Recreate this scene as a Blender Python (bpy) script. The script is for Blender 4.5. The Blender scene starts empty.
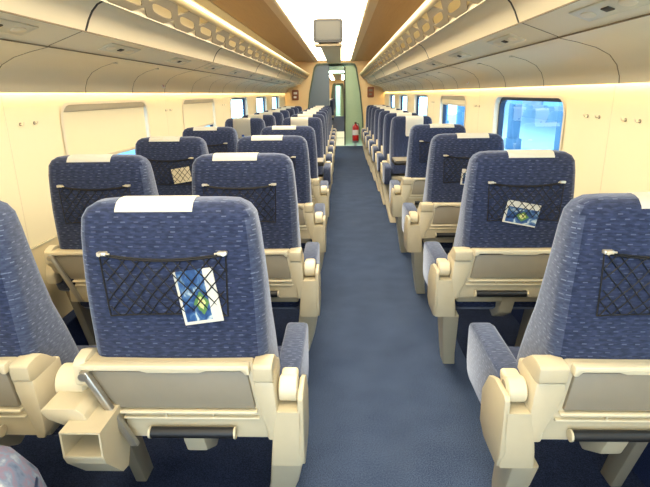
import bpy, bmesh, math, random
from math import sin, cos, pi, radians
from mathutils import Vector, Matrix
random.seed(7)
scn = bpy.context.scene
COL = scn.collection

# ------------------------------------------------------------------ materials
def new_mat(name):
    m = bpy.data.materials.new(name); m.use_nodes = True
    nt = m.node_tree
    return m, nt, nt.nodes['Principled BSDF']

def lin(c):
    return tuple(((v/255.0)/12.92 if v/255.0 <= .04045 else ((v/255.0+.055)/1.055)**2.4) for v in c) + (1,)

def plastic(name, rgb, rough=.45, metal=0.0, noise=0.05, scale=25, bump=0.0, spec=.5):
    m, nt, b = new_mat(name)
    b.inputs['Roughness'].default_value = rough
    b.inputs['Metallic'].default_value = metal
    b.inputs['Specular IOR Level'].default_value = spec
    tc = nt.nodes.new('ShaderNodeTexCoord'); n = nt.nodes.new('ShaderNodeTexNoise')
    n.inputs['Scale'].default_value = scale; n.inputs['Detail'].default_value = 3
    nt.links.new(tc.outputs['Object'], n.inputs['Vector'])
    mix = nt.nodes.new('ShaderNodeMix'); mix.data_type = 'RGBA'
    c = lin(rgb)
    mix.inputs[6].default_value = tuple(v*(1-noise) for v in c[:3])+(1,)
    mix.inputs[7].default_value = tuple(min(1, v*(1+noise)) for v in c[:3])+(1,)
    nt.links.new(n.outputs['Fac'], mix.inputs[0]); nt.links.new(mix.outputs[2], b.inputs['Base Color'])
    if bump:
        bp = nt.nodes.new('ShaderNodeBump'); bp.inputs['Strength'].default_value = bump; bp.inputs['Distance'].default_value = .002
        nt.links.new(n.outputs['Fac'], bp.inputs['Height']); nt.links.new(bp.outputs[0], b.inputs['Normal'])
    return m

def emis(name, rgb, s):
    m, nt, b = new_mat(name)
    b.inputs['Base Color'].default_value = lin(rgb)
    b.inputs['Emission Color'].default_value = lin(rgb); b.inputs['Emission Strength'].default_value = s
    return m

def M(nt, op, a, b=None, c=None):
    n = nt.nodes.new('ShaderNodeMath'); n.operation = op
    for i, v in enumerate((a, b, c)):
        if v is None: continue
        if isinstance(v, (int, float)): n.inputs[i].default_value = v
        else: nt.links.new(v, n.inputs[i])
    return n.outputs[0]

def fabric(name, base, dark, dash, sheen=.6):
    m, nt, b = new_mat(name)
    tc = nt.nodes.new('ShaderNodeTexCoord')
    so = nt.nodes.new('ShaderNodeSeparateXYZ'); nt.links.new(tc.outputs['Object'], so.inputs[0])
    sn = nt.nodes.new('ShaderNodeSeparateXYZ'); nt.links.new(tc.outputs['Normal'], sn.inputs[0])
    nx = M(nt, 'GREATER_THAN', M(nt, 'ABSOLUTE', sn.outputs[0]), .68)
    nz = M(nt, 'GREATER_THAN', M(nt, 'ABSOLUTE', sn.outputs[2]), .72)
    def lerp(f, a, c): return M(nt, 'ADD', M(nt, 'MULTIPLY', f, c), M(nt, 'MULTIPLY', M(nt, 'SUBTRACT', 1.0, f), a))
    u = lerp(nx, so.outputs[0], so.outputs[1])
    v = lerp(nz, so.outputs[2], so.outputs[1])
    # dashes in staggered rows
    vv = M(nt, 'DIVIDE', v, .0125)
    row = M(nt, 'FLOOR', vv); fv = M(nt, 'FRACT', vv)
    wn = nt.nodes.new('ShaderNodeTexWhiteNoise'); wn.noise_dimensions = '1D'; nt.links.new(row, wn.inputs['W'])
    uu = M(nt, 'ADD', M(nt, 'DIVIDE', u, .034), wn.outputs['Value'])
    cu = M(nt, 'FLOOR', uu); fu = M(nt, 'FRACT', uu)
    wn2 = nt.nodes.new('ShaderNodeTexWhiteNoise'); wn2.noise_dimensions = '2D'
    cb = nt.nodes.new('ShaderNodeCombineXYZ'); nt.links.new(cu, cb.inputs[0]); nt.links.new(row, cb.inputs[1])
    nt.links.new(cb.outputs[0], wn2.inputs['Vector'])
    d = M(nt, 'MULTIPLY', M(nt, 'LESS_THAN', fu, .36), M(nt, 'MULTIPLY', M(nt, 'GREATER_THAN', fv, .38), M(nt, 'LESS_THAN', fv, .62)))
    d = M(nt, 'MULTIPLY', d, M(nt, 'MULTIPLY_ADD', wn2.outputs['Value'], .85, .10))
    # dark woven ripple
    cc = nt.nodes.new('ShaderNodeCombineXYZ')
    nt.links.new(M(nt, 'MULTIPLY', u, 28.0), cc.inputs[0]); nt.links.new(M(nt, 'MULTIPLY', v, 95.0), cc.inputs[1])
    ns = nt.nodes.new('ShaderNodeTexNoise'); ns.inputs['Scale'].default_value = 1.6; ns.inputs['Detail'].default_value = 2
    nt.links.new(cc.outputs[0], ns.inputs['Vector'])
    rp = nt.nodes.new('ShaderNodeValToRGB'); rp.color_ramp.elements[0].position = .38; rp.color_ramp.elements[1].position = .62
    rp.color_ramp.elements[0].color = lin(dark); rp.color_ramp.elements[1].color = lin(base)
    nt.links.new(ns.outputs['Fac'], rp.inputs[0])
    mix = nt.nodes.new('ShaderNodeMix'); mix.data_type = 'RGBA'; mix.inputs[7].default_value = lin(dash)
    nt.links.new(d, mix.inputs[0]); nt.links.new(rp.outputs[0], mix.inputs[6]); nt.links.new(mix.outputs[2], b.inputs['Base Color'])
    b.inputs['Roughness'].default_value = .9; b.inputs['Specular IOR Level'].default_value = .15
    b.inputs['Sheen Weight'].default_value = sheen; b.inputs['Sheen Roughness'].default_value = .45
    b.inputs['Sheen Tint'].default_value = (.75, .82, 1, 1)
    bp = nt.nodes.new('ShaderNodeBump'); bp.inputs['Strength'].default_value = .35; bp.inputs['Distance'].default_value = .003
    nt.links.new(ns.outputs['Fac'], bp.inputs['Height']); nt.links.new(bp.outputs[0], b.inputs['Normal'])
    return m

def carpet(name, a, c):
    m, nt, b = new_mat(name)
    tc = nt.nodes.new('ShaderNodeTexCoord')
    n1 = nt.nodes.new('ShaderNodeTexNoise'); n1.inputs['Scale'].default_value = 220; n1.inputs['Detail'].default_value = 2
    n2 = nt.nodes.new('ShaderNodeTexNoise'); n2.inputs['Scale'].default_value = 5; n2.inputs['Detail'].default_value = 4
    nt.links.new(tc.outputs['Object'], n1.inputs['Vector']); nt.links.new(tc.outputs['Object'], n2.inputs['Vector'])
    f = M(nt, 'ADD', M(nt, 'MULTIPLY', n1.outputs['Fac'], .8), M(nt, 'MULTIPLY', n2.outputs['Fac'], .2))
    rp = nt.nodes.new('ShaderNodeValToRGB'); rp.color_ramp.elements[0].position = .38; rp.color_ramp.elements[1].position = .64
    rp.color_ramp.elements[0].color = lin(a); rp.color_ramp.elements[1].color = lin(c)
    nt.links.new(f, rp.inputs[0]); nt.links.new(rp.outputs[0], b.inputs['Base Color'])
    b.inputs['Roughness'].default_value = .95; b.inputs['Specular IOR Level'].default_value = .1
    bp = nt.nodes.new('ShaderNodeBump'); bp.inputs['Strength'].default_value = .5; bp.inputs['Distance'].default_value = .003
    nt.links.new(n1.outputs['Fac'], bp.inputs['Height']); nt.links.new(bp.outputs[0], b.inputs['Normal'])
    return m

def brochure_mat(name, flip=False):
    # glossy leaflet cover: white margin, blue water, green and yellow figure (surface pattern of the print)
    m, nt, b = new_mat(name)
    tc = nt.nodes.new('ShaderNodeTexCoord'); s = nt.nodes.new('ShaderNodeSeparateXYZ'); nt.links.new(tc.outputs['Generated'], s.inputs[0])
    n = nt.nodes.new('ShaderNodeTexNoise'); n.inputs['Scale'].default_value = 4.5; n.inputs['Detail'].default_value = 3; n.inputs['Distortion'].default_value = 1.2
    nt.links.new(tc.outputs['Generated'], n.inputs['Vector'])
    rp = nt.nodes.new('ShaderNodeValToRGB'); cr = rp.color_ramp
    cr.elements[0].position = .32; cr.elements[0].color = lin((18, 40, 84)); cr.elements[1].position = .70; cr.elements[1].color = lin((185, 195, 195))
    e = cr.elements.new(.50); e.color = lin((40, 78, 128)); e = cr.elements.new(.60); e.color = lin((84, 115, 146))
    nt.links.new(n.outputs['Fac'], rp.inputs[0])
    dx = M(nt, 'MULTIPLY', M(nt, 'SUBTRACT', s.outputs[0], .55), 3.2); dz = M(nt, 'MULTIPLY', M(nt, 'SUBTRACT', s.outputs[2], .38), 3.0)
    rr = M(nt, 'ADD', M(nt, 'ABSOLUTE', dx), M(nt, 'ABSOLUTE', dz))
    rr = M(nt, 'ADD', rr, M(nt, 'MULTIPLY', n.outputs['Fac'], .7))
    g = M(nt, 'LESS_THAN', rr, .95); y = M(nt, 'LESS_THAN', rr, .68)
    m1 = nt.nodes.new('ShaderNodeMix'); m1.data_type = 'RGBA'; m1.inputs[7].default_value = lin((84, 120, 58)); nt.links.new(g, m1.inputs[0]); nt.links.new(rp.outputs[0], m1.inputs[6])
    m2 = nt.nodes.new('ShaderNodeMix'); m2.data_type = 'RGBA'; m2.inputs[7].default_value = lin((205, 200, 130)); nt.links.new(y, m2.inputs[0]); nt.links.new(m1.outputs[2], m2.inputs[6])
    ax = s.outputs[2] if flip else s.outputs[0]
    w = M(nt, 'GREATER_THAN', ax, .74)
    o1 = M(nt, 'LESS_THAN', s.outputs[0], .07); o2 = M(nt, 'LESS_THAN', s.outputs[2], .06)
    w = M(nt, 'MAXIMUM', w, M(nt, 'MAXIMUM', o1, o2))
    m3 = nt.nodes.new('ShaderNodeMix'); m3.data_type = 'RGBA'; m3.inputs[7].default_value = lin((205, 200, 186)); nt.links.new(w, m3.inputs[0]); nt.links.new(m2.outputs[2], m3.inputs[6])
    nt.links.new(m3.outputs[2], b.inputs['Base Color']); b.inputs['Roughness'].default_value = .3
    return m

def glass_mat():
    m, nt, b = new_mat('tinted_window_glass'); nt.nodes.remove(b)
    out = nt.nodes['Material Output']
    t = nt.nodes.new('ShaderNodeBsdfTransparent'); t.inputs[0].default_value = (.56, .84, .97, 1)
    g = nt.nodes.new('ShaderNodeBsdfGlossy'); g.inputs['Roughness'].default_value = .02; g.inputs[0].default_value = (.8, .9, 1, 1)
    fr = nt.nodes.new('ShaderNodeFresnel'); fr.inputs[0].default_value = 1.45
    mx = nt.nodes.new('ShaderNodeMixShader')
    nt.links.new(M(nt, 'MULTIPLY', fr.outputs[0], .3), mx.inputs[0]); nt.links.new(t.outputs[0], mx.inputs[1]); nt.links.new(g.outputs[0], mx.inputs[2])
    nt.links.new(mx.outputs[0], out.inputs[0])
    return m

def brush_mat():
    m, nt, b = new_mat('watercolour_print_cloth')
    tc = nt.nodes.new('ShaderNodeTexCoord'); mp = nt.nodes.new('ShaderNodeMapping'); mp.inputs['Scale'].default_value = (22, 22, 9); mp.inputs['Rotation'].default_value = (0, .5, .3)
    nt.links.new(tc.outputs['Object'], mp.inputs[0])
    n = nt.nodes.new('ShaderNodeTexNoise'); n.inputs['Scale'].default_value = 1.3; n.inputs['Detail'].default_value = 4; nt.links.new(mp.outputs[0], n.inputs['Vector'])
    rp = nt.nodes.new('ShaderNodeValToRGB'); cr = rp.color_ramp
    cr.elements[0].position = .30; cr.elements[0].color = lin((52, 72, 98)); cr.elements[1].position = .72; cr.elements[1].color = lin((190, 192, 190))
    for p, c in ((.42, (92, 104, 128)), (.5, (112, 98, 118)), (.56, (98, 112, 134)), (.64, (130, 138, 150))):
        e = cr.elements.new(p); e.color = lin(c)
    nt.links.new(n.outputs['Fac'], rp.inputs[0]); nt.links.new(rp.outputs[0], b.inputs['Base Color']); b.inputs['Roughness'].default_value = .85
    return m

def wood_panel_mat():
    m, nt, b = new_mat('tan_ceiling_panel')
    tc = nt.nodes.new('ShaderNodeTexCoord'); mp = nt.nodes.new('ShaderNodeMapping'); mp.inputs['Scale'].default_value = (30, 1.2, 8)
    nt.links.new(tc.outputs['Object'], mp.inputs[0])
    n = nt.nodes.new('ShaderNodeTexNoise'); n.inputs['Scale'].default_value = 2; n.inputs['Detail'].default_value = 4; nt.links.new(mp.outputs[0], n.inputs['Vector'])
    rp = nt.nodes.new('ShaderNodeValToRGB'); rp.color_ramp.elements[0].color = lin((168, 134, 88)); rp.color_ramp.elements[1].color = lin((188, 152, 104))
    nt.links.new(n.outputs['Fac'], rp.inputs[0]); nt.links.new(rp.outputs[0], b.inputs['Base Color']); b.inputs['Roughness'].default_value = .5
    return m

FAB = fabric('blue_dashed_upholstery', (47, 55, 82), (33, 40, 62), (84, 91, 114), .35)
FAB_SIDE = fabric('grey_blue_bolster_upholstery', (66, 74, 98), (50, 58, 80), (104, 112, 134), .4)
CREAM = plastic('cream_plastic', (184, 172, 144), .4)
CREAM_B = plastic('light_cream_plastic', (203, 191, 162), .38)
TRAY = plastic('grey_beige_tray_plastic', (130, 121, 104), .5)
WALL = plastic('cream_wall_panel', (238, 226, 190), .55, noise=.02, scale=3)
LOWWALL = plastic('beige_lower_wall', (214, 196, 154), .6, noise=.03, scale=5)
BIN = plastic('beige_rack_panel', (234, 218, 184), .5, noise=.03, scale=4)
BIN2 = plastic('beige_rack_underside', (222, 206, 174), .5, noise=.04, scale=6)
GRILLE = plastic('taupe_grille', (168, 152, 124), .5)
RAILM = plastic('brass_tinted_rail', (226, 200, 146), .28, metal=.35, noise=.02)
BLACK = plastic('black_rubber', (18, 18, 20), .5)
CORD = plastic('black_elastic_cord', (12, 12, 16), .7)
DARKM = plastic('dark_seam', (52, 44, 34), .7)
SEAM = plastic('brown_joint_line', (128, 108, 78), .7)
METAL = plastic('brushed_metal', (170, 165, 155), .35, metal=.85)
HOOK = plastic('pale_nickel_clip', (215, 205, 185), .3, metal=.6)
CLOTH = plastic('white_cotton', (240, 236, 222), .9, noise=.02, scale=80, bump=.2)
BLUEMARK = plastic('blue_mark_print', (60, 90, 160), .8)
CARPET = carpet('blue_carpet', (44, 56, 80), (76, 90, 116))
CARPET_SHADE = carpet('under_seat_shade_carpet', (24, 31, 50), (44, 54, 80))  # aisle carpet darkened, under-seat shade put into the colour
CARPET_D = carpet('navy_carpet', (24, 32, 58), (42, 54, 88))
CEIL = wood_panel_mat()
TRIM = plastic('beige_ceiling_trim', (214, 190, 150), .5)
GLASS = glass_mat()
NAVYF = plastic('dark_blue_window_rubber', (22, 34, 62), .4)
WHITEF = plastic('pale_window_reveal', (228, 218, 194), .4)
ENDW = plastic('apricot_end_wall', (238, 208, 156), .6, noise=.03, scale=3)
PORTAL = plastic('grey_green_portal_frame', (88, 102, 84), .45)
LEAF = plastic('slate_blue_door_leaf', (112, 126, 138), .5)
GREENP = plastic('pale_green_glass_panel', (172, 198, 158), .3)
GREENW = plastic('pale_green_vestibule_wall', (178, 212, 188), .4)
STEEL = plastic('worn_steel_threshold', (176, 178, 150), .35, metal=.5)
RED = plastic('red_enamel', (190, 30, 24), .3)
WHITE = plastic('white_paint', (230, 228, 220), .5)
BROWN = plastic('reddish_brown_plate', (140, 84, 56), .5)
LIGHT = emis('warm_ceiling_diffuser', (255, 242, 215), 7.3)
WASH = emis('warm_wall_wash_tube', (255, 232, 184), 34.0)
VLIGHT = emis('white_vestibule_light', (240, 255, 245), 9.0)
LAMP = emis('small_reading_lamp', (255, 238, 200), 1.2)
SCREEN = plastic('unlit_beige_screen', (66, 62, 48), .3)
BEZEL = plastic('dark_olive_bezel', (38, 34, 24), .4)
PAPER = plastic('beige_printed_paper', (214, 202, 172), .6, noise=.12, scale=60)
BRO1 = brochure_mat('leaflet_print_upright'); BRO2 = brochure_mat('leaflet_print_sideways', True)
BAGM = brush_mat(); ORANGE = plastic('orange_leather', (214, 150, 70), .5)
CONC = plastic('pale_platform_concrete', (205, 222, 235), .8)
BLDG = plastic('blue_grey_station_wall', (150, 176, 194), .8, noise=.3, scale=.8)
COLM = plastic('blue_steel_column', (96, 128, 156), .6)

# ------------------------------------------------------------------ helpers
def link(name, bm, mat, parent=None, smooth=False, loc=None, mats=None):
    bmesh.ops.recalc_face_normals(bm, faces=bm.faces)
    me = bpy.data.meshes.new(name); bm.to_mesh(me); bm.free()
    for mm in (mats or [mat]): me.materials.append(mm)
    if smooth:
        me.polygons.foreach_set('use_smooth', [True]*len(me.polygons))
        try: me.set_sharp_from_angle(angle=radians(38))
        except Exception: pass
    o = bpy.data.objects.new(name, me); COL.objects.link(o)
    if parent: o.parent = parent
    if loc: o.location = loc
    return o

def tag(o, label=None, cat=None, group=None, kind=None):
    if label: o['label'] = label
    if cat: o['category'] = cat
    if group: o['group'] = group
    if kind: o['kind'] = kind
    return o

def empty(name, loc=(0, 0, 0), rz=0):
    o = bpy.data.objects.new(name, None); o.empty_display_size = .1; COL.objects.link(o)
    o.location = loc; o.rotation_euler = (0, 0, rz); return o

def bev(bm, verts, w, seg=2):
    if w <= 0: return
    es = set()
    for v in verts:
        for e in v.link_edges:
            if len(e.link_faces) == 2 and e.calc_face_angle(0) > radians(25): es.add(e)
    bmesh.ops.bevel(bm, geom=list(es), offset=w, segments=seg, affect='EDGES', clamp_overlap=True, profile=.5)

def box(bm, a, b, w=0, seg=2, rot=None):
    n0 = set(bm.verts)
    vs = [bm.verts.new((x, y, z)) for x in (a[0], b[0]) for y in (a[1], b[1]) for z in (a[2], b[2])]
    for f in ((0, 1, 3, 2), (4, 6, 7, 5), (0, 4, 5, 1), (2, 3, 7, 6), (0, 2, 6, 4), (1, 5, 7, 3)):
        bm.faces.new([vs[i] for i in f])
    if rot: bmesh.ops.transform(bm, matrix=rot, verts=vs)
    if w: 
        bmesh.ops.recalc_face_normals(bm, faces=list({f for v in vs for f in v.link_faces}))
        bev(bm, vs, w, seg)

def prism(bm, pts, lo, hi, axis='y', w=0, seg=2):
    """pts: polygon; axis y -> pts are (x,z); axis x -> pts are (y,z); axis z -> (x,y)"""
    def P(p, t):
        return {'y': (p[0], t, p[1]), 'x': (t, p[0], p[1]), 'z': (p[0], p[1], t)}[axis]
    A = [bm.verts.new(P(p, lo)) for p in pts]; B = [bm.verts.new(P(p, hi)) for p in pts]
    n = len(pts); fs = [bm.faces.new(A), bm.faces.new(B[::-1])]
    for i in range(n): fs.append(bm.faces.new([A[i], B[i], B[(i+1) % n], A[(i+1) % n]]))
    bmesh.ops.recalc_face_normals(bm, faces=fs)
    if w: bev(bm, A+B, w, seg)

def tube(bm, pts, r, n=8, caps=True):
    pts = [Vector(p) for p in pts]; rings = []
    for i, p in enumerate(pts):
        d = (pts[min(i+1, len(pts)-1)]-pts[max(i-1, 0)]).normalized()
        up = Vector((0, 0, 1)) if abs(d.z) < .9 else Vector((1, 0, 0))
        a = d.cross(up).normalized(); b = a.cross(d).normalized()
        rr = r[i] if isinstance(r, (list, tuple)) else r
        rings.append([bm.verts.new(p+a*rr*cos(2*pi*k/n)+b*rr*sin(2*pi*k/n)) for k in range(n)])
    for i in range(len(rings)-1):
        for k in range(n):
            bm.faces.new([rings[i][k], rings[i][(k+1) % n], rings[i+1][(k+1) % n], rings[i+1][k]])
    if caps and n > 2:
        bm.faces.new(rings[0][::-1]); bm.faces.new(rings[-1])

def loft(bm, rings, cap0=True, cap1=True, closed=True):
    R = [[bm.verts.new(p) for p in r] for r in rings]; n = len(R[0])
    for i in range(len(R)-1):
        for k in range(n if closed else n-1):
            bm.faces.new([R[i][k], R[i][(k+1) % n], R[i+1][(k+1) % n], R[i+1][k]])
    if cap0: bm.faces.new(R[0][::-1])
    if cap1: bm.faces.new(R[-1])
    return R

def rrect(x0, x1, y0, y1, r, n=4):
    out = []
    for cx, cy, a0 in ((x1-r, y1-r, 0), (x0+r, y1-r, pi/2), (x0+r, y0+r, pi), (x1-r, y0+r, 1.5*pi)):
        for k in range(n+1):
            a = a0+k/n*pi/2; out.append((cx+r*cos(a), cy+r*sin(a)))
    return out

def outer_match(inner, X0, X1, Y0, Y1, n=4):
    """points on an outer rectangle paired with rrect() points"""
    out = []
    cs = ((X1, Y1), (X0, Y1), (X0, Y0), (X1, Y0))
    for c in range(4):
        for k in range(n+1):
            p = inner[c*(n+1)+k]; t = k/n
            cx, cy = cs[c]
            if c % 2 == 0: q = (cx, p[1]) if t < .5 else (p[0], cy)
            else: q = (p[0], cy) if t < .5 else (cx, p[1])
            if abs(t-.5) < 1e-6: q = (cx, cy)
            out.append(q)
    return out

def obj_copy(o, parent=None):
    c = o.copy(); COL.objects.link(c)
    if parent is not None: c.parent = parent
    return c
def kids(o): return [k for k in bpy.data.objects if k.parent == o]
KMAP = {}
def copy_tree(o):
    if o.name not in KMAP: KMAP[o.name] = [(k, kids(k)) for k in kids(o)]
    r = obj_copy(o)
    for k, gs in KMAP[o.name]:
        ck = obj_copy(k, r)
        for g in gs: obj_copy(g, ck)
    return r

# ------------------------------------------------------------------ seat
BACK = [  # z, half width, rear y, front y
    (.56, .240, .030, .300), (.64, .241, .018, .275), (.74, .241, .010, .235), (.84, .240, .004, .190), (.94, .239, .000, .160),
    (1.03, .235, -.001, .140), (1.10, .230, .001, .126), (1.145, .223, .006, .118), (1.168, .209, .016, .108), (1.182, .186, .032, .094), (1.187, .150, .046, .080)]
def back_ring(z, w, yr, yf, wing):
    t = yf-yr; rr = min(.04, t*.3); rf = min(.05, t*.34)
    pts = []
    def arc(cx, cy, r, a0, n=4):
        for k in range(n+1):
            a = a0+k/n*pi/2; pts.append((cx+r*cos(a), cy+r*sin(a), z))
    arc(w-rf, yf-rf, rf, 0)
    for s in (.6, .3, 0, -.3, -.6):        # concave front between the wings
        pts.append(((w-rf)*s, yf-wing*(1-(s/1.0)**2), z))
    arc(-w+rf, yf-rf, rf, pi/2); arc(-w+rr, yr+rr, rr, pi)
    for s in (-.6, -.3, 0, .3, .6): pts.append(((w-rr)*s, yr-.004*(1-s*s), z))
    arc(w-rr, yr+rr, rr, 1.5*pi)
    return pts

def rear_y(z):
    for a, b in zip(BACK, BACK[1:]):
        if a[0] <= z <= b[0]:
            t = (z-a[0])/(b[0]-a[0]); return a[2]+t*(b[2]-a[2])
    return BACK[-1][2]
def front_y(z):
    for a, b in zip(BACK, BACK[1:]):
        if a[0] <= z <= b[0]:
            t = (z-a[0])/(b[0]-a[0]); w = .035*min(1, max(0, (1.16-z)/.2)); return a[3]+t*(b[3]-a[3])-w
    return BACK[-1][3]

def leaflet(name, w, h, mat, label, group=None, loc=(0, 0, 0), rx=0, ry=0):
    bm = bmesh.new(); box(bm, (-w/2, -.0015, -h/2), (w/2, .0015, h/2), .001, 1)
    o = link(name, bm, mat); o.location = loc; o.rotation_euler = (rx, ry, 0)
    return tag(o, label, 'leaflet', group)

def build_seat(kind):
    """kind 'aisle': +x is the aisle side.  kind 'window': +x is the neighbour side."""
    root = empty('train_seat')
    # cushion
    bm = bmesh.new()
    rings = []
    for y, z0, z1, w in ((.12, .40, .475, .235), (.16, .37, .485, .243), (.35, .355, .470, .246), (.52, .36, .480, .246), (.585, .375, .470, .24), (.605, .39, .445, .225)):
        r = min(.03, (z1-z0)*.35)
        rings.append([(px, y, pz) for px, pz in rrect(-w, w, z0, z1, r, 3)])
    loft(bm, rings); link('seat_cushion', bm, FAB, root, True)
    # backrest
    bm = bmesh.new()
    loft(bm, [back_ring(z, w, a, b, .035*min(1, max(0, (1.16-z)/.2))) for z, w, a, b in BACK])
    bk = link('backrest', bm, FAB, root, True, mats=[FAB, FAB_SIDE])
    for p in bk.data.polygons:
        if abs(p.normal.x) > .5 or p.center.z > 1.178: p.material_index = 1
    # headrest cover: cloth folded over the top edge
    bm = bmesh.new(); prof = []
    for z in (1.162, 1.168): prof.append((rear_y(z)-.006, z))
    for z in (1.174, 1.181): prof.append((rear_y(z)-.004, z+.003))
    prof += [(.046, 1.1895), (.063, 1.1902), (.080, 1.1895)]
    for z in (1.178, 1.165, 1.14, 1.10, 1.05, 1.0, .965): prof.append((front_y(z)+.007, z))
    xs = (-.125, -.08, -.03, .025, .072)
    R = [[(x, y, z) for y, z in prof] for x in xs]
    loft(bm, R, False, False, closed=False)
    bmesh.ops.solidify(bm, geom=list(bm.faces), thickness=.0025)
    hc = link('headrest_cover', bm, CLOTH, root, True)
    bm = bmesh.new(); yy = front_y(.992)+.0092; box(bm, (-.032, yy, .982), (-.004, yy+.0015, 1.004)); link('printed_emblem', bm, BLUEMARK, hc)
    # rear shell
    bm = bmesh.new()
    prism(bm, [(-.263, .735), (-.255, .748), (.205, .748), (.226, .60), (.247, .508), (-.155, .508), (-.165, .60)], -.018, .05, 'y', .006)
    box(bm, (-.235, .04, .46), (.235, .30, .53), .01)
    shell = link('rear_shell', bm, CREAM, root, True)
    bm = bmesh.new(); prism(bm, [(-.252, .727), (.190, .727), (.208, .612), (-.172, .612)], -.030, -.016, 'y', .003)
    tray = link('tray_table', bm, TRAY, root, True)
    bm = bmesh.new()
    prism(bm, [(-.256, .751), (.198, .751), (.200, .722), (.188, .722), (.178, .734), (.085, .734), (.065, .728), (-.075, .728), (-.095, .734), (-.235, .734), (-.252, .732)], -.042, -.012, 'y', .004)
    link('tray_lip', bm, CREAM_B, tray, True)
    bm = bmesh.new()
    box(bm, (-.166, -.036, .597), (.212, -.014, .605), .003); box(bm, (-.160, -.030, .576), (.218, -.014, .582), .002)
    for x in (-.04, .09): box(bm, (x-.002, -.028, .582), (x+.002, -.014, .597))
    link('ledge', bm, CREAM_B, tray, True)
    bm = bmesh.new(); tube(bm, [(-.083, -.036, .538), (.145, -.036, .538)], .0155, 12); h = link('handle_bar', bm, BLACK, root, True)
    for x in (-.087, .149):
        bm = bmesh.new(); tube(bm, [(x-.003, -.036, .538), (x+.003, -.036, .538)], .0170, 12); link('handle_bracket', bm, CREAM, h, True)
    bm = bmesh.new(); prism(bm, [(-.250, .738), (-.230, .738), (-.118, .505), (-.140, .505)], -.056, -.038, 'y', .003)
    tube(bm, [(-.240, -.06, .725), (-.240, -.028, .725)], .012, 10)
    link('support_bar', bm, METAL, root, True)
    # aisle / neighbour side post with its cam shaped cap
    bm = bmesh.new()
    prism(bm, [(.207, .695), (.260, .695), (.267, .60), (.268, .53), (.262, .508), (.238, .508), (.236, .54), (.220, .60), (.205, .665)], -.030, .11, 'y', .006)
    prism(bm, [(-.038, .700), (-.038, .742), (-.030, .748), (.0, .752), (.03, .748), (.06, .726), (.09, .700), (.115, .655), (.11, .60), (.02, .60), (.0, .64), (-.02, .690)], .207, .259, 'x', .004, 2)
    link('side_post', bm, CREAM, root, True)
    bm = bmesh.new(); prism(bm, [(-.036, .690), (-.036, .748), (-.02, .760), (.02, .768), (.05, .755), (.10, .71), (.12, .64), (.02, .62), (.0, .66)], -.276, -.244, 'x', .004); link('inner_cap', bm, CREAM_B, root, True)
    # pedestal strut under the shell
    bm = bmesh.new(); prism(bm, [(.02, .51), (.10, .51), (.21, .41), (.23, .345), (.17, .325), (.07, .39)], -.03, .035, 'x', .008)
    link('footrest_bracket', bm, CREAM, root, True)
    bm = bmesh.new(); prism(bm, [(.20, .46), (.30, .46), (.44, .0), (.36, .0)], -.350, -.308, 'x', .006); link('leg', bm, TRAY, root, True)
    # fabric arm pad
    def pad(x0, x1):
        b = bmesh.new()
        prism(b, [(.07, .655), (.10, .664), (.38, .668), (.418, .658), (.432, .635), (.430, .52), (.415, .47), (.38, .452), (.20, .452), (.10, .50), (.06, .60)], x0, x1, 'x', .014, 3)
        return b
    if kind == 'aisle':
        bm = bmesh.new()
        S = ((.262, .337, -.032, .14, .602), (.252, .337, -.032, .17, .54), (.246, .335, -.030, .17, .47), (.240, .330, -.015, .16, .41))
        loft(bm, [[(px, py, z) for px, py in rrect(x0, x1, y0, y1, .008, 2)] for x0, x1, y0, y1, z in S])
        prism(bm, [(-.032, .590), (-.032, .640), (-.022, .652), (.07, .650), (.12, .628), (.172, .55), (.168, .44), (.12, .412), (-.01, .412), (-.032, .47)], .322, .338, 'x', .004)
        link('arm_yoke', bm, CREAM, root, True)
        bm = bmesh.new(); R = []
        for x0, x1, y0, y1, z in ((.240, .330, -.015, .16, .412), (.222, .308, .06, .185, .28), (.187, .264, .20, .30, .09), (.168, .242, .25, .345, .0)):
            R.append([(px, py, z) for px, py in rrect(x0, x1, y0, y1, .010, 2)])
        loft(bm, R); link('leg', bm, CREAM, root, True)
        bm = bmesh.new(); tube(bm, [(.268, .028, .642), (.272, .028, .642), (.317, .028, .642), (.321, .028, .642)], [.030, .036, .036, .030], 24)
        box(bm, (.270, .02, .630), (.319, .09, .674), .010, 3)
        bs = link('arm_pivot', bm, CREAM_B, root, True)
        bm = bmesh.new(); tube(bm, [(.3195, .036, .648), (.3225, .036, .648)], .016, 16); link('pivot_screw', bm, TRAY, bs, True)
        link('armrest', pad(.250, .324), FAB_SIDE, root, True)
        # middle arm with its litter bin
        bm = bmesh.new(); tube(bm, [(-.350, .03, .66), (-.344, .03, .66), (-.270, .03, .66), (-.264, .03, .66)], [.042, .050, .050, .042], 24)
        link('arm_pivot', bm, CREAM_B, root, True)
        link('armrest', pad(-.345, -.268), FAB_SIDE, root, True)
        bm = bmesh.new(); prism(bm, [(-.345, .648), (-.335, .656), (-.250, .656), (-.228, .640), (-.218, .608), (-.235, .603), (-.285, .605), (-.325, .622)], -.100, .05, 'y', .004)
        link('bin_hood', bm, CREAM, root, True)
        # open bin: walls around a dark hollow
        bm = bmesh.new(); prism(bm, [(-.150, .622), (-.150, .545), (-.140, .520), (-.065, .430), (-.03, .420), (.01, .50), (.02, .60), (.0, .622)], -.270, -.165, 'x')
        bm.faces.ensure_lookup_table()
        rf = [f for f in bm.faces if all(v.co.y < -.145 for v in f.verts)]
        bmesh.ops.inset_region(bm, faces=rf, thickness=.007)
        ex = bmesh.ops.extrude_discrete_faces(bm, faces=rf)['faces']
        vs_ = {v for f in ex for v in f.verts}; bmesh.ops.translate(bm, vec=(0, .10, -.01), verts=list(vs_))
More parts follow.
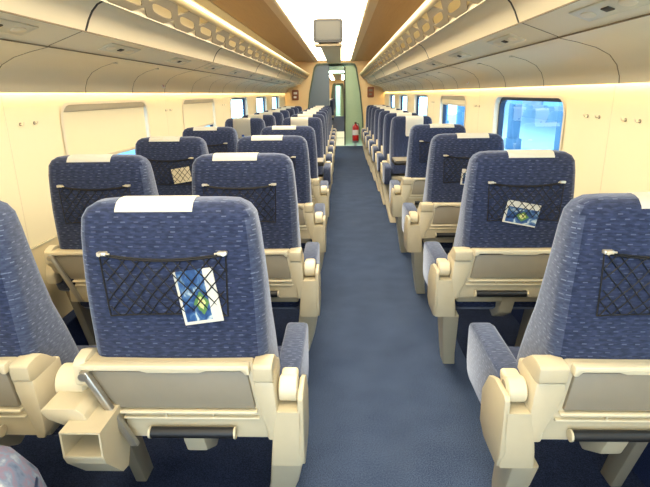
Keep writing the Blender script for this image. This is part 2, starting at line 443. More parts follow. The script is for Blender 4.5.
        es = [e for e in bm.edges if len(e.link_faces) == 2 and all(v.co.y > -.1 or v.co.z < .515 for v in e.verts) and e.calc_face_angle(0) > .4 and e not in {q for f in ex for q in f.edges}]
        link('litter_bin', bm, CREAM, root, False)
    else:
        bm = bmesh.new(); prism(bm, [(.0, .62), (.02, .66), (.05, .68), (.09, .66), (.10, .60), (.06, .56), (.01, .57)], -.315, -.27, 'x', .01)
        link('arm_pivot', bm, CREAM_B, root, True)
        link('armrest', pad(-.325, -.262), FAB_SIDE, root, True)
    return root

def add_net(root, x0=-.172, x1=.152):
    """stretch pocket net on the rear face of a seat, with two clips"""
    z1, z0 = 1.056, .880
    def sag(t): return -.018*4*t*(1-t)
    bm = bmesh.new(); r = .0016
    def pt(u, v):       # u 0..1 across, v 0..1 upward
        x = x0+(x1-x0)*u+.006*(1-v)*(1 if u < .5 else -1)*abs(2*u-1)
        zt = z1+sag(u)*.9; zb = z0+.006*4*u*(1-u); z = zb+(zt-zb)*v
        return Vector((x, rear_y(min(z, 1.18))-.0065-.010*sin(pi*u)*sin(pi*min(1, v*1.0+.05)), z))
    for k in range(5): pass
    # border
    for pts in ([pt(i/14, 1) for i in range(15)], [pt(i/14, 1)+Vector((0, -.002, -.004)) for i in range(15)], [pt(i/14, 0) for i in range(15)], [pt(0, i/4) for i in range(5)], [pt(1, i/4) for i in range(5)]):
        tube(bm, pts, r*1.35, 4, False)
    for layer, N, sl in ((0, 9, .42),):
        for sgn in (1, -1):
            for q in range(-8, N+8):
                s = q/N+.013*sin(q*2.3+layer)
                pts = []
                for i in range(13):
                    v = i/12; u = s+sgn*(v-.5)*sl+.006*sin(9*v+q*1.7)
                    if 0 <= u <= 1: pts.append(pt(u, v)+Vector((0, .0025*layer, 0)))
                if len(pts) > 2: tube(bm, pts, r, 4, False)
    net = link('pocket_net', bm, CORD, root)
    for sx, x in ((1, x0), (-1, x1)):
        b = bmesh.new(); y = rear_y(z1)-.009
        box(b, (min(x-.004*sx, x+.020*sx), y-.006, z1-.005), (max(x-.004*sx, x+.020*sx), y+.010, z1+.005), .002)
        tube(b, [(x+.020*sx, y-.001, z1), (x+.028*sx, y-.001, z1-.001)], .0028, 6)
        tube(b, [(x+.004*sx, y-.010, z1), (x+.004*sx, y+.008, z1)], .005, 8)
        link('net_clip', b, HOOK, net, True)

AIS = build_seat('aisle'); add_net(AIS)
WIN = build_seat('window'); add_net(WIN)
for rt in (AIS, WIN):
    for k in kids(rt):
        for o in [k]+kids(k):
            for v in o.data.vertices: v.co.z *= .984

def mirror_tree(src, arm=0.0):
    """mirror image of a seat for the other side of the aisle"""
    root = empty('train_seat')
    def mm(o, par):
        me = o.data.copy(); bm = bmesh.new(); bm.from_mesh(me)
        if arm and o.name.split('.')[0] not in ('backrest', 'seat_cushion', 'headrest_cover', 'pocket_net', 'net_clip', 'tray_table', 'tray_lip'):
            if o.name.startswith('leg'):
                for v in bm.verts:
                    if v.co.x > .1: v.co.x = .240+(v.co.x-.235)*.85
                    else: v.co.x += .11
            elif o.name.startswith('handle'):
                for v in bm.verts: v.co.x += .035
            else:
              for v in bm.verts:
                if v.co.x > .20: v.co.x += arm*min(1, (v.co.x-.20)/.06)
        bmesh.ops.scale(bm, vec=(-1, 1, 1), verts=bm.verts); bmesh.ops.reverse_faces(bm, faces=bm.faces)
        bm.to_mesh(me); bm.free(); c = o.copy(); c.data = me; COL.objects.link(c); c.parent = par; return c
    for k in kids(src):
        ck = mm(k, root)
        for g in kids(k): mm(g, ck)
    return root
AISL = mirror_tree(AIS); AISR = mirror_tree(AIS, .028)       # right hand single seats facing forward
WINM = mirror_tree(WIN)

XA, XW, XR = -.270, -.926, .972
ordn = ['nearest', 'second', 'third', 'fourth']
def seat(proto, used, x, y, rz, label, group):
    o = proto if proto.name not in used else copy_tree(proto)
    used.add(proto.name); o.location = (x, y, 0); o.rotation_euler = (0, 0, rz)
    return tag(o, label, 'seat', group)
# gather kid maps before any placement
for p in (AIS, WIN, AISL, AISR, WINM): KMAP[p.name] = [(k, kids(k)) for k in kids(p)]
used = set()
G1 = 'blue train seats facing away from the camera'; G2 = 'blue train seats facing the camera'
extra = ['with a blue and green leaflet in its black net pocket', 'with an empty net pocket, directly ahead of the one holding an upright leaflet', 'with only its right edge and net clip showing, third from the camera', 'fourth from the camera, just before the dark table']
LA = ['upright leaflet in its net', 'second from the camera, empty net', 'third from the camera', 'fourth from the camera, before the table']
LW = ['cut off by the picture edge', 'second from the camera, empty net', 'beige paper in its net', 'fourth from the camera, last before table']
LR = ['cut off by the picture edge', 'sideways white topped leaflet in net', 'third from camera, leaflet half hidden', 'fourth from the camera, before the table']
for i in range(4):
    seat(AIS, used, XA, 1.2+i, 0, 'blue aisle seat left of aisle, back towards camera, '+LA[i], G1)
    seat(WIN, used, XW, 1.2+i, 0, 'blue left window seat, back towards camera, '+LW[i], G1)
    seat(AISR, used, XR, 1.2+i, 0, 'single blue seat on right, back to camera, '+LR[i], G1)
on = ['first beyond the table', 'second beyond the table', 'third beyond the table', 'fourth beyond the table', 'fifth beyond the table', 'sixth beyond the table', 'nearest the end wall']
for i in range(7):
    y = 5.92+i*.96
    seat(AISL, used, XA, y, pi, 'blue seat facing the camera just left of aisle, '+on[i], G2)
    seat(WINM, used, XW, y, pi, 'blue seat facing the camera by the left wall, '+on[i], G2)
    seat(AIS, used, XR, y, pi, 'blue seat facing the camera right of the aisle, '+on[i], G2)

# leaflets in the nets
leaflet('leaflet', .104, .150, BRO1, 'upright blue and green leaflet in the net of the nearest left aisle seat', loc=(-.197, 1.193, .921), ry=radians(-8))
leaflet('leaflet', .150, .102, BRO2, 'sideways leaflet with white top in the net of the second right seat', loc=(.973, 2.193, .899), ry=radians(11))
leaflet('leaflet', .150, .100, BRO2, 'blue and white leaflet in the net of the third right seat, partly hidden', loc=(1.01, 3.193, .900), ry=radians(4))
leaflet('paper_leaflet', .120, .095, PAPER, 'beige printed paper in the net of the third left window seat', loc=(-.855, 3.193, .93), ry=radians(-9))

# tables between the facing seats
def table(x0, x1, label):
    r = empty('folding_table', ((x0+x1)/2, 5.13, 0)); cx = (x0+x1)/2
    bm = bmesh.new(); box(bm, (x0-cx, -.16, .735), (x1-cx, .16, .775), .008); link('table_top', bm, BEZEL, r, True)
    bm = bmesh.new(); box(bm, (x0-cx+.01, -.165, .776), (x1-cx-.01, .15, .780)); link('top_panel', bm, TRAY, kids(r)[0])
    bm = bmesh.new(); box(bm, (-.06, -.03, .0), (.02, .03, .735), .006) if x0 > 0 else box(bm, ((x1-x0)/2-.16, -.03, 0), ((x1-x0)/2-.09, .03, .735), .006)
    link('table_leg', bm, BEZEL, r, True)
    tag(r, label, 'table')
table(-1.32, .0, 'dark folding table on the left between the two groups of seats')
table(.70, 1.32, 'dark folding table on the right between the two groups of seats')

# ------------------------------------------------------------------ carriage shell
Y0, Y1 = -1.8, 14.39
def struct(name, bm, mat, smooth=False, parent=None, mats=None):
    o = link(name, bm, mat, parent, smooth, mats=mats)
    if parent is None: o['kind'] = 'structure'
    return o
bm = bmesh.new(); box(bm, (-1.4, Y0, -.05), (1.4, Y1, 0)); struct('floor', bm, CARPET)
# navy carpeted plinth along each wall
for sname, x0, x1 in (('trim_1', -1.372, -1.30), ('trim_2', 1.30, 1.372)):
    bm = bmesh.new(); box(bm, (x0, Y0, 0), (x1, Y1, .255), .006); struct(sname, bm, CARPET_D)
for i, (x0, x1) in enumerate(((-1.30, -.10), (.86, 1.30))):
    bm = bmesh.new(); box(bm, (x0, Y0, 0), (x1, Y1, .003)); struct('trim_%d' % (3+i), bm, CARPET_SHADE)  # thin dark strips painting the shade beneath the seat rows onto the carpet
WX = 1.372; WZ0, WZ1 = .86, 1.388
bays = [2.80+2.214*k for k in range(-2, 5)]
def wall(side, name):
    s = -1 if side == 'L' else 1
    bm = bmesh.new()
    edges = [Y0]+[b-.457 for b in bays[1:]]+[Y1]
    th = .07
    for b, ya, yb in zip(bays, edges, edges[1:]):
        inn = rrect(b, b+1.285, WZ0, WZ1, .09); out = outer_match(inn, ya, yb, .705, 1.62)
        def ring(pts, x): return [bm.verts.new((x*s, p[0], p[1])) for p in pts]
        A, B, C, D = ring(out, WX), ring(inn, WX), ring(inn, WX+th), ring(out, WX+th)
        n = len(A)
        for R1, R2 in ((A, B), (B, C), (C, D)):
            for i in range(n):
                j = (i+1) % n
                f = bm.faces.new([R1[i], R1[j], R2[j], R2[i]])
    bmesh.ops.remove_doubles(bm, verts=bm.verts, dist=1e-5)
    w = struct(name, bm, WALL)
    bm = bmesh.new(); box(bm, (min(s*(WX-.004), s*(WX+.07)), Y0, 0), (max(s*(WX-.004), s*(WX+.07)), Y1, .695)); link('lower_panel', bm, LOWWALL, w)
    bm = bmesh.new(); box(bm, (min(s*(WX-.008), s*(WX+.02)), Y0, .695), (max(s*(WX-.008), s*(WX+.02)), Y1, .703)); link('dado_strip', bm, CREAM_B, w)
    bm = bmesh.new()
    for b in bays[1:]:
        y = b-.47; box(bm, (min(s*(WX-.0008), s*WX), y-.0015, .70), (max(s*(WX-.0008), s*WX), y+.0015, 1.44))
    link('panel_seam', bm, BIN2, w)
    # windows
    for k, b in enumerate(bays):
        idx = k+1+(0 if s < 0 else len(bays))
        bm = bmesh.new()
        inn = rrect(b+.035, b+1.25, WZ0+.035, WZ1-.03, .075); out = rrect(b-.004, b+1.289, WZ0-.004, WZ1+.004, .092)
        P = [[bm.verts.new((s*x, p[0], p[1])) for p in pts] for x, pts in ((WX+.03, out), (WX+.03, inn), (WX+.065, inn), (WX+.065, out))]
        n = len(inn)
        for a in range(4):
            for i in range(n): j = (i+1) % n; bm.faces.new([P[a][i], P[a][j], P[(a+1) % 4][j], P[(a+1) % 4][i]])
        wn = struct('window_%d' % idx, bm, NAVYF)
        bm = bmesh.new(); inn2 = rrect(b-.012, b+1.297, WZ0-.012, WZ1+.010, .10); out2 = rrect(b+.012, b+1.273, WZ0+.012, WZ1-.008, .086)
        P = [[bm.verts.new((s*x, p[0], p[1])) for p in pts] for x, pts in ((WX-.006, inn2), (WX-.006, out2), (WX+.032, out2), (WX+.005, inn2))]
        for a in range(3):
            for i in range(n): j = (i+1) % n; bm.faces.new([P[a][i], P[a][j], P[a+1][j], P[a+1][i]])
        link('window_frame', bm, WHITEF, wn, True)
        bm = bmesh.new(); pts = rrect(b+.03, b+1.255, WZ0+.03, WZ1-.025, .075)
        bm.faces.new([bm.verts.new((s*(WX+.050), p[0], p[1])) for p in pts]); link('glass_pane', bm, GLASS, wn)
    return w
wall('L', 'wall_left'); wall('R', 'wall_right')

def blind(s, b, zb, label):
    r = empty('window_blind', (s*(WX+.014), b+.643, 0)); 
    bm = bmesh.new(); pts = [(-.605, zb), (.605, zb), (.605, WZ1-.05), (-.605, WZ1-.05)]
    box(bm, (-.003, -.606, zb), (.003, .606, WZ1-.046)); link('blind_cloth', bm, WALL, r)
    bm = bmesh.new(); box(bm, (-.007, -.606, zb-.016), (.007, .606, zb+.004), .003); link('bottom_bar', bm, CREAM_B, r, True)
    bm = bmesh.new(); box(bm, (-.009, -.612, WZ1-.046), (.012, .612, WZ1-.005), .005); link('blind_box', bm, CREAM, r, True)
    tag(r, label, 'window blind', 'roller blinds')
blind(-1, bays[2], 1.055, 'cream roller blind lowered over the nearest visible left window')
blind(-1, bays[3], 1.10, 'cream roller blind lowered over the second visible left window')
blind(-1, bays[1], .93, 'cream roller blind lowered over the left window beside the camera')
blind(-1, bays[0], .93, 'cream roller blind lowered over the left window behind the camera')
blind(1, bays[3], 1.30, 'cream roller blind slightly lowered at the second visible right window')

# ceiling
bm = bmesh.new(); box(bm, (-1.44, Y0, 2.30), (1.44, Y1, 2.35)); ceil = struct('ceiling', bm, TRIM)
for s in (-1, 1):
    bm = bmesh.new(); prism(bm, [(s*.535, 2.262), (s*.535, 2.30), (s*1.05, 2.30), (s*1.05, 2.272)], Y0, Y1, 'y'); link('ceiling_panel', bm, CEIL, ceil)
    bm = bmesh.new(); prism(bm, [(s*1.062, 2.272), (s*1.062, 2.30), (s*1.40, 2.30), (s*1.40, 2.20)], Y0, Y1, 'y'); link('ceiling_panel', bm, WALL, ceil)
    bm = bmesh.new(); prism(bm, [(s*.432, 2.268), (s*.432, 2.30), (s*.533, 2.30), (s*.533, 2.255), (s*.45, 2.258)], Y0, Y1, 'y'); link('light_trim', bm, TRIM, ceil)
    bm = bmesh.new(); box(bm, (min(s*1.37, s*1.42), Y0, 1.62), (max(s*1.37, s*1.42), Y1, 2.3)); link('cove_panel', bm, WALL, ceil)
def ceil_light(x0, x1, ya, yb, label):
    r = empty('ceiling_light', ((x0+x1)/2, (ya+yb)/2, 2.28)); hx = (x1-x0)/2; hy = (yb-ya)/2
    bm = bmesh.new(); box(bm, (-hx, -hy, -.003), (hx, hy, .018)); link('diffuser', bm, LIGHT, r)
    bm = bmesh.new()
    for y in (-hy, hy-.01): box(bm, (-hx, y, -.006), (hx, y+.01, -.003))
    link('end_strip', bm, TRIM, r); tag(r, label, 'ceiling light')
ceil_light(-.430, .430, Y0, 8.85, 'wide glowing ceiling light panel above the near aisle around the monitor')
ceil_light(-.430, -.185, 8.86, 14.2, 'glowing strip light along the left side of the far ceiling housing')
ceil_light(.185, .430, 8.86, 14.2, 'glowing strip light along the right side of the far ceiling housing')
r = empty('ceiling_housing', (0, 11.5, 2.3)); bm = bmesh.new(); box(bm, (-.18, -2.6, -.11), (.18, 2.7, 0), .015); link('housing_body', bm, TRIM, r, True)
bm = bmesh.new(); box(bm, (-.17, -2.605, -.113), (.17, -2.55, -.05), .004); link('front_lip', bm, CREAM, r, True)
tag(r, 'long beige box housing on the ceiling between the two far light strips', 'ceiling housing')
n = 0
for s, ys in ((-1, (6.2, 7.9, 9.7)), (1, (5.9, 7.3, 8.6, 9.9))):
    for i, y in enumerate(ys):
        bm = bmesh.new(); box(bm, (-.03, -.02, -.012), (.03, .02, .0), .003); o = link('light_clip', bm, BIN2, None, True, (s*.40, y, 2.277))
        tag(o, 'small beige clip on the %s edge of the ceiling light, %s from the camera' % ('left' if s < 0 else 'right', ['nearest', 'second', 'third', 'fourth'][i]), 'clip', 'ceiling light clips')
# monitor
r = empty('ceiling_monitor', (.035, 5.95, 2.28))
bm = bmesh.new(); R = []
for y, w, h in ((0, .158, .118), (.012, .162, .122), (.05, .162, .122), (.16, .12, .09)):
    R.append([(px, y, -.193+pz) for px, pz in rrect(-w, w, -h, h, .026, 4)])
loft(bm, R); link('monitor_case', bm, BEZEL, r, True)
bm = bmesh.new(); prism(bm, [(px, -.192+pz) for px, pz in rrect(-.132, .132, -.094, .094, .018, 3)], -.005, .002, 'y'); link('screen', bm, SCREEN, r)
bm = bmesh.new(); box(bm, (-.155, .04, -.345), (.155, .30, -.322), .006); box(bm, (-.12, .06, -.32), (.12, .15, .0), .02); link('monitor_housing', bm, TRIM, r, True)
tag(r, 'small dark framed monitor with rounded corners hanging under the ceiling light', 'monitor')

# luggage racks with reading light plates on their undersides
LPM = []
def lpm(nm, bm, mt):
    o = link(nm, bm, mt, None, True); LPM.append((nm, o.data, mt)); bpy.data.objects.remove(o)
bm = bmesh.new(); box(bm, (-.040, -.19, -.004), (.040, .19, .004), .002); lpm('plate', bm, CREAM_B)
for y in (-.12, .12):
    bm = bmesh.new(); prism(bm, [(.020*cos(k*pi/8), y+.040*sin(k*pi/8)) for k in range(16)], -.007, -.003, 'z', .001); lpm('lamp_lens', bm, BIN2)
bm = bmesh.new(); box(bm, (-.012, -.030, -.008), (.012, .018, -.003), .002); lpm('light_switch', bm, DARKM)
def rack(s, label):
    root = empty('luggage_rack', (s*1.0, 0, 1.44)); ox, oz = s*1.0, 1.44
    def P(a, z): return (s*a-ox, z-oz)
    bm = bmesh.new()
    pr_ = [(.70+.022*cos(t), 1.925+.036*sin(t)) for t in [k*pi/6 for k in range(12)]]
    prism(bm, [P(a, z) for a, z in pr_], Y0, Y1, 'y'); link('front_rail', bm, RAILM, root, True)
    # slotted grille
    bm = bmesh.new(); a0, z0_, a1, z1_ = .705, 1.895, .805, 1.798
    def G(u, y):
        x, z = P(a0+(a1-a0)*u, z0_+(z1_-z0_)*u); return (x, y, z)
    pitch = .44; y = Y0
    while y < Y1-.02:
        ye = min(y+pitch, Y1)
        if ye-y > .3:
            inn = rrect(y+.07, ye-.07, .34, .68, .10, 3); out = outer_match(inn, y, ye, 0, 1, 3)
            if True:
                A = [bm.verts.new(G(p[1], p[0])) for p in out]
                B = [bm.verts.new(G(p[1], p[0]+(p[1]-.5)*.30)) for p in inn]
                for i in range(len(A)):
                    j = (i+1) % len(A); bm.faces.new([A[i], A[j], B[j], B[i]])
        else: bm.faces.new([bm.verts.new(G(*q)) for q in ((0, y), (1, y), (1, ye), (0, ye))])
        y = ye
    bmesh.ops.remove_doubles(bm, verts=bm.verts, dist=1e-5)
    bmesh.ops.recalc_face_normals(bm, faces=bm.faces)
    bmesh.ops.solidify(bm, geom=list(bm.faces), thickness=.006)
    link('slotted_grille', bm, GRILLE, root)
    # curved body
    prof = [(.795, 1.795), (.80, 1.806), (.815, 1.808), (.845, 1.795), (.872, 1.768), (.892, 1.735), (.905, 1.705), (.912, 1.690), (.935, 1.682), (1.065, 1.636), (1.075, 1.628)]
    prof2 = [(1.075, 1.628), (1.15, 1.612), (1.23, 1.590), (1.29, 1.560), (1.325, 1.520), (1.342, 1.475), (1.345, 1.445)]
    inner = [(1.352, 1.445), (1.36, 1.56), (1.37, 1.70), (.95, 1.76), (.88, 1.80), (.83, 1.83), (.79, 1.825)]
    bm = bmesh.new(); prism(bm, [P(a, z) for a, z in prof+prof2[1:]+inner], Y0, Y1, 'y'); link('rack_body', bm, BIN, root, True)
    # seams
    bm = bmesh.new()
    def strip(pts, y, w, d=.0015):
        vs = []
        for (a, z), (an, zn) in zip(pts, pts[1:]):
            A = Vector(P(a, z)); B = Vector(P(an, zn)); t = (B-A).normalized(); nrm = Vector((-t.y, t.x))
            if nrm.y > 0 or (abs(nrm.y) < .3 and nrm.x*s > 0): nrm = -nrm
            q = [(A.x, A.y), (B.x, B.y), (B.x+nrm.x*d, B.y+nrm.y*d), (A.x+nrm.x*d, A.y+nrm.y*d)]
            prism(bm, q, y-w/2, y+w/2, 'y')
    yy = 2.25-2.214*1
    ys = [2.27+2.214*k for k in range(-1, 6)]
    for y in ys:
        strip(prof[7:]+prof2[1:], y-.02, .005)
        strip(prof2[1:], y+.80, .004); strip(prof2[1:], y+1.50, .004)
    for q in ((.912, 1.690), (1.072, 1.630)):
        x, z = P(*q); box(bm, (x-.003, Y0, z-.0035), (x+.003, Y1, z+.001))
    link('panel_seam', bm, SEAM, root)
    for y in ys:
        bm = bmesh.new(); strip(prof[1:8], y, .014, .002); link('body_gap', bm, DARKM, root)
    for y in ys:
        for dy in (.80, 1.50):
            bm = bmesh.new(); x, z = P(1.15, 1.611); box(bm, (x-.012, y+dy-.02, z-.006), (x+.012, y+dy+.02, z+.004), .002); link('flap_latch', bm, CREAM_B, root, True)
    for i in range(12):
        x, z = P(.99, 1.6615)
        r = empty('reading_light_plate', (x, 1.70+i*1.0+(.10 if s < 0 else 0), z)); r.rotation_euler = (0, s*radians(19.5), 0); r.parent = root
        for nm_, me_, mt_ in LPM:
            o = bpy.data.objects.new(nm_, me_); COL.objects.link(o); o.parent = r
    tag(root, label, 'luggage rack')
rack(-1, 'long beige overhead luggage rack with slotted shelf above the left windows')
rack(1, 'long beige overhead luggage rack with slotted shelf above the right windows')
for s, nm in ((-1, 'left'), (1, 'right')):
    bm = bmesh.new(); tube(bm, [(s*1.361, Y0+.05, 1.476), (s*1.361, Y1-.05, 1.476)], .0065, 8)
    tag(link('wall_wash_light', bm, WASH, None, True), 'thin glowing tube light tucked under the %s luggage rack edge' % nm, 'tube light')

# coat hooks
def hook():
    r = empty('coat_hook')
    bm = bmesh.new(); tube(bm, [(0, 0, 0), (.004, 0, 0)], .008, 12); link('hook_plate', bm, TRAY, r, True)
    bm = bmesh.new(); tube(bm, [(.002, 0, 0), (.014, 0, -.003), (.020, 0, .002), (.021, 0, .009)], [.003, .003, .003, .004], 8); link('peg', bm, HOOK, r, True)
    return r
hk = hook(); KMAP[hk.name] = [(k, []) for k in kids(hk)]; first = True
wn = ['window nearest the camera', 'second visible window', 'third visible window', 'fourth visible window']
for s, nm in ((-1, 'left'), (1, 'right')):
    for k in range(3):
        for j, dy in enumerate((0, .115)):
            o = hk if first else copy_tree(hk); first = False
            o.location = (s*WX, 2.43+2.214*k+dy-(.0 if k == 0 else .12), 1.300); o.rotation_euler = (0, 0, pi if s > 0 else 0)
            tag(o, '%s small coat hook of the %s wall pair before the %s' % (['nearer', 'farther'][j], nm, wn[k]), 'coat hook', 'coat hooks on the walls')
for j, y in enumerate((2.10, 2.205)):
    o = copy_tree(hk); o.location = (WX, y, 1.298); o.rotation_euler = (0, 0, pi)
    tag(o, '%s small coat hook of the right wall pair closest to the picture edge' % ['nearer', 'farther'][j], 'coat hook', 'coat hooks on the walls')

# no smoking stickers on the rack fascia
for s, y, nm in ((-1, 4.39, 'left'), (1, 4.80, 'right')):
    r = empty('pictogram_sticker', (s*1.330, y, 1.512)); r.rotation_euler = (0, s*radians(20), 0)
    bm = bmesh.new(); box(bm, (-.0015, -.035, -.028), (.0015, .035, .028)); link('sticker_base', bm, WHITE, r)
    bm = bmesh.new(); x = -s*.003
    n = 20
    A = [bm.verts.new((x, .020*cos(2*pi*k/n), .020*sin(2*pi*k/n))) for k in range(n)]; B = [bm.verts.new((x, .015*cos(2*pi*k/n), .015*sin(2*pi*k/n))) for k in range(n)]
    for k in range(n): bm.faces.new([A[k], A[(k+1) % n], B[(k+1) % n], B[k]])
    f = [bm.verts.new((x, p[0], p[1])) for p in ((-.013, .009), (-.009, .013), (.013, -.009), (.009, -.013))]; bm.faces.new(f)
    link('red_ring', bm, RED, r)
    tag(r, 'tiny red pictogram sticker on the %s luggage rack fascia' % nm, 'sticker')

# ------------------------------------------------------------------ end wall and doorway
def portal(Y, name, mat, X=1.40, top=2.30, arch=None, depth=.10):
    """wall with a bell shaped opening; arch points listed (x,z) clockwise from the lower left"""
    bm = bmesh.new()
    L = [(-X, 0), (-X, .8), (-X, 1.5), (-X, top), (-.6, top), (-.35, top), (.35, top), (.62, top), (X, top), (X, 1.5), (X, .8), (X, 0)]
    for y in (Y, Y+depth):
        A = [bm.verts.new((p[0], y, p[1])) for p in L]; B = [bm.verts.new((p[0], y, p[1])) for p in arch]
        for i in range(len(L)-1): bm.faces.new([A[i], A[i+1], B[i+1], B[i]])
    return struct(name, bm, mat)
ARCH = [(-.80, 0), (-.775, .8), (-.70, 1.45), (-.56, 2.10), (-.50, 2.195), (-.40, 2.225), (.46, 2.225), (.56, 2.195), (.61, 2.10), (.72, 1.45), (.79, .8), (.82, 0)]
portal(Y1, 'wall_end', ENDW, arch=ARCH)
# frame around the portal
def frame_strip(Y, arch, w, y0, y1, mat, name, parent=None):
    bm = bmesh.new()
    cx = sum(p[0] for p in arch)/len(arch)
    inn = [(p[0]+(w if p[0] < cx else -w), p[1]-(w if p[1] > 2.0 else 0)) for p in arch]
    R = []
    for pa, pb in zip(arch, inn): R.append([(pa[0], y0, pa[1]), (pb[0], y0, pb[1]), (pb[0], y1, pb[1]), (pa[0], y1, pa[1])])
    loft(bm, R)
    o = link(name, bm, mat, parent, False); return o
pf = frame_strip(Y1, ARCH, .035, Y1-.02, Y1+.35, PORTAL, 'door_1'); pf['kind'] = 'structure'
# left slate leaf, right pale green panel, header
bm = bmesh.new(); prism(bm, [(-.775, 0.01), (-.75, .8), (-.675, 1.45), (-.535, 2.08), (-.47, 2.17), (-.145, 2.19), (-.145, 0.01)], Y1+.06, Y1+.10, 'y', .004); link('door_leaf', bm, LEAF, pf)
bm = bmesh.new(); prism(bm, [(.795, 0.01), (.765, .8), (.695, 1.45), (.585, 2.08), (.53, 2.15), (.30, 2.15), (.30, 0.01)], Y1+.08, Y1+.12, 'y', .004); link('side_panel', bm, GREENP, pf)
bm = bmesh.new(); box(bm, (.265, Y1+.05, 0.01), (.30, Y1+.13, 2.12), .004); link('door_edge_strip', bm, BEZEL, pf)
bm = bmesh.new(); box(bm, (-.147, Y1+.10, 2.03), (.267, Y1+.16, 2.20), .004); link('door_header', bm, GREENW, pf)
for nm, x, z, lb in (('wall_plaque', -1.08, 1.40, 'reddish brown wall plaque on the end wall left of the doorway'), ('wall_plaque', .99, 1.45, 'brown wall plaque on the end wall right of the doorway')):
    r = empty(nm, (x, Y1-.012, z)); bm = bmesh.new(); prism(bm, rrect(-.09, .09, -.14, .14, .03, 3), -.012, .012, 'y', .003); link('plaque_plate', bm, BROWN, r, True)
    bm = bmesh.new(); box(bm, (-.05, -.016, .02), (.05, -.012, .08), .002); box(bm, (-.05, -.016, -.08), (.03, -.012, -.03), .002); link('plaque_mark', bm, WHITE if x < 0 else TRAY, r)
    tag(r, lb, 'wall sign')
# fire extinguisher
r = empty('fire_extinguisher', (.575, 14.20, 0))
bm = bmesh.new(); prof = [(.0, .16), (.075, .16), (.088, .175), (.088, .50), (.080, .545), (.05, .58), (.028, .59), (.028, .62)]
R = [[(q*cos(2*pi*k/20), q*sin(2*pi*k/20), z) for k in range(20)] for q, z in [(max(a, .001), b) for a, b in prof]]; loft(bm, R); link('cylinder_body', bm, RED, r, True)
bm = bmesh.new(); box(bm, (-.03, -.025, .62), (.03, .025, .66), .006); box(bm, (-.02, -.10, .655), (.02, .02, .670), .004); link('valve_handle', bm, BLACK, r, True)
bm = bmesh.new(); tube(bm, [(.02, -.02, .645), (.085, -.04, .62), (.10, -.05, .50), (.098, -.04, .34)], .010, 8); link('hose', bm, BLACK, r, True)
bm = bmesh.new(); a = [radians(200+14*k) for k in range(11)]
R = [[(.0892*cos(t), .0892*sin(t), z) for z in (.32, .46)] for t in a]; loft(bm, R, False, False, closed=False); link('printed_label', bm, WHITE, r)
bm = bmesh.new(); box(bm, (-.09, .07, .10), (.09, .10, .60), .005); box(bm, (-.08, -.08, .148), (.08, .08, .160), .003); box(bm, (-.03, .075, 0.005), (.03, .095, .11)); link('wall_bracket', bm, METAL, r, True)
tag(r, 'red fire extinguisher with white label standing at the right of the doorway', 'fire extinguisher')
# vestibules between the carriages
VY0, VY1 = Y1+.10, 20.0
bm = bmesh.new(); box(bm, (-.9, VY0, -.05), (.9, 17.0, .004)); struct('trim_5', bm, STEEL)
bm = bmesh.new(); box(bm, (-.9, 17.0, -.05), (.9, VY1+.1, .0)); struct('trim_6', bm, STEEL)
bm = bmesh.new(); box(bm, (-.9, 17.0, .0), (.9, 17.06, .012)); struct('trim_7', bm, BEZEL)
for nm, x0, x1 in (('wall_vestibule_left', -.40, -.34), ('wall_vestibule_right', .62, .68)):
    bm = bmesh.new(); box(bm, (x0, VY0+.4, 0), (x1, VY1, 2.2)); struct(nm, bm, GREENW)
bm = bmesh.new(); box(bm, (-.9, VY0, 2.15), (.9, VY1, 2.2)); struct('ceiling_vestibule', bm, GREENW)
for y, w, d, lb in ((14.70, .10, .12, 'small square ceiling light just inside the doorway'), (15.9, .20, .18, 'ceiling light in the middle of the vestibule'), (18.2, .30, .5, 'wide ceiling light at the far side of the vestibule')):
    bm = bmesh.new(); box(bm, (-w, -d, -.02), (w, d, 0), .004)
    tag(link('ceiling_light', bm, VLIGHT, None, False, (.06, y, 2.149)), lb, 'ceiling light')
# next carriage
NY0, NY1 = 20.1, 34.0
ARCH2 = [(p[0]*.80+.02, p[1]*.97) for p in ARCH]
portal(VY1, 'wall_vestibule_far', GREENW, X=1.4, arch=ARCH2)
frame_strip(VY1, ARCH2, .04, VY1-.02, VY1+.12, ENDW, 'door_2')['kind'] = 'structure'
bm = bmesh.new(); box(bm, (-1.4, NY0, -.05), (1.4, NY1, .002)); struct('floor_next', bm, CARPET)
bm = bmesh.new(); box(bm, (-1.4, NY0, 2.28), (1.4, NY1, 2.35)); struct('ceiling_next', bm, CEIL)
for nm, s in (('wall_next_left', -1), ('wall_next_right', 1)):
    bm = bmesh.new(); box(bm, (min(s*1.38, s*1.44), NY0, 0), (max(s*1.38, s*1.44), NY1, 2.35)); struct(nm, bm, WALL)
ARCH3 = [(p[0]*.62-.02, p[1]*.93) for p in ARCH]
portal(NY1, 'wall_next_end', ENDW, arch=ARCH3)
frame_strip(NY1, ARCH3, .14, NY1-.02, NY1+.2, PORTAL, 'door_3')['kind'] = 'structure'
d3 = bpy.data.objects['door_3']
bm = bmesh.new(); box(bm, (-.46, NY1+.1, 0.01), (-.16, NY1+.16, 1.95)); link('door_leaf', bm, LEAF, d3)
bm = bmesh.new(); box(bm, (.13, NY1+.1, 0.01), (.44, NY1+.16, 1.95)); link('side_panel', bm, GREENP, d3)
bm = bmesh.new(); box(bm, (-.9, NY1+1.5, 0), (.9, NY1+1.6, 2.3)); struct('wall_far_vestibule', bm, GREENW)
bm = bmesh.new(); box(bm, (-.9, NY1, -.05), (.9, NY1+1.6, 0)); struct('trim_8', bm, STEEL)
for s, nm in ((-1, 'left'), (1, 'right')):
    bm = bmesh.new(); box(bm, (-.1, -6.5, -.02), (.1, 6.5, 0))
    tag(link('ceiling_light', bm, LIGHT, None, False, (s*.32, 27, 2.275)), 'glowing ceiling strip on the %s in the next carriage through the doorway' % nm, 'ceiling light')
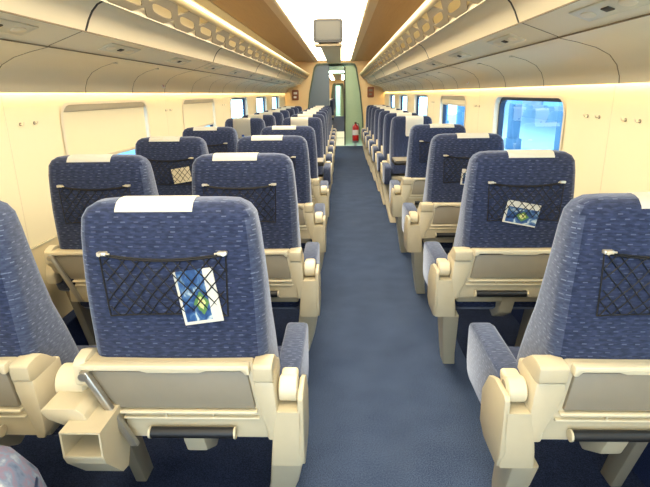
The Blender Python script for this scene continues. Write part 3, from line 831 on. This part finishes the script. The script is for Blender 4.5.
bm = bmesh.new(); box(bm, (-.3, -.1, -.02), (.3, .1, 0)); tag(link('ceiling_light', bm, VLIGHT, None, False, (0, NY1+.8, 2.25)), 'far ceiling light beyond the next carriage', 'ceiling light')
for i in range(4):
    y = 22.0+i*2.4
    seat(WINM, used, -.36, y, pi, 'dark blue seat in the next carriage left of its aisle, %s' % ['first inside', 'second', 'third', 'last'][i], 'seats in the next carriage')
    seat(WIN, used, .80, y, 0, 'dark blue seat in the next carriage right of its aisle, %s' % ['first inside', 'second', 'third', 'last'][i], 'seats in the next carriage')

# bag in the lower left corner
r = empty('patterned_bag', (-.665, .85, -.0)); bm = bmesh.new(); R = []
for z, w, d in ((0, .15, .09), (.03, .17, .11), (.3, .185, .12), (.52, .18, .115), (.61, .165, .10), (.67, .13, .08), (.70, .08, .05), (.708, .03, .02)):
    R.append([(px, py, z) for px, py in rrect(-w, w, -d, d, min(w, d)*.75, 4)])
loft(bm, R); link('bag_body', bm, BAGM, r, True)
bm = bmesh.new(); tube(bm, [(.176*cos(t), .112*sin(t), .61) for t in [k*pi/16 for k in range(33)]], .0035, 6, False); link('seam_piping', bm, NAVYF, r, True)
bm = bmesh.new(); tube(bm, [(-.06, 0, .68), (-.05, 0, .72), (-.01, 0, .745), (.03, 0, .735), (.05, 0, .68)], .012, 8); link('carry_handle', bm, ORANGE, r, True)
tag(r, 'pale patterned cloth bag with pink and blue brush strokes in the lower left corner', 'bag')

# ------------------------------------------------------------------ outside (seen through the glass)
bm = bmesh.new(); box(bm, (2.2, -12, -1.2), (14, 40, -.2)); tag(struct('ground_outside', bm, CONC), kind='structure')
bm = bmesh.new(); box(bm, (-30, -12, -1.6), (-1.8, 40, -1.2)); struct('ground_track_side', bm, CONC)
r = empty('station_building', (12, 14, 0)); bm = bmesh.new(); box(bm, (0, -26, -.2), (.5, 26, 3.0)); link('station_wall', bm, BLDG, r)
bm = bmesh.new(); box(bm, (-4.5, -26, 3.2), (1, 26, 3.5)); link('canopy', bm, BLDG, r)
tag(r, 'blue grey station building beyond the platform outside the right windows', 'building')
for i in range(9):
    bm = bmesh.new(); box(bm, (-.14, -.14, -.2), (.14, .14, 3.2), .02); box(bm, (-.2, -.2, -.2), (.2, .2, .1), .02)
    tag(link('platform_column', bm, COLM, None, True, (5.2, 1.5+3.4*i, 0)), 'blue steel platform column outside the right windows', 'column', 'platform columns')
bm = bmesh.new(); box(bm, (-9.5, -12, -1.2), (-9.0, 40, 2.2)); tag(link('trackside_wall', bm, BLDG), 'blue grey trackside wall outside the left windows', 'wall')

# ------------------------------------------------------------------ world, camera, exposure
w = bpy.data.worlds.new('daylight'); scn.world = w; w.use_nodes = True
nt = w.node_tree; bg = nt.nodes['Background']
bg.inputs[0].default_value = (.66, .84, 1.0, 1); bg.inputs[1].default_value = 4.5

cam = bpy.data.cameras.new('camera'); co = bpy.data.objects.new('camera', cam); COL.objects.link(co)
cam.sensor_fit = 'HORIZONTAL'; cam.sensor_width = 36; cam.lens = 500.85*36/650
P_, Y_, R_ = radians(16.624), radians(-1.977), radians(-.818)
f = Vector((sin(Y_)*cos(P_), cos(Y_)*cos(P_), -sin(P_))); rr = Vector((cos(Y_), -sin(Y_), 0)); u = rr.cross(f)
c_, s_ = cos(R_), sin(R_); r2 = c_*rr+s_*u; u2 = -s_*rr+c_*u
m = Matrix((r2, u2, -f)).transposed().to_4x4(); m.translation = Vector((.174, 0, 1.42)); co.matrix_world = m
cam.clip_start = .05
scn.camera = co
vs = scn.view_settings; vs.view_transform = 'Standard'; vs.look = 'None'; vs.gamma = 1; vs.use_curve_mapping = False; vs.exposure = 0.45
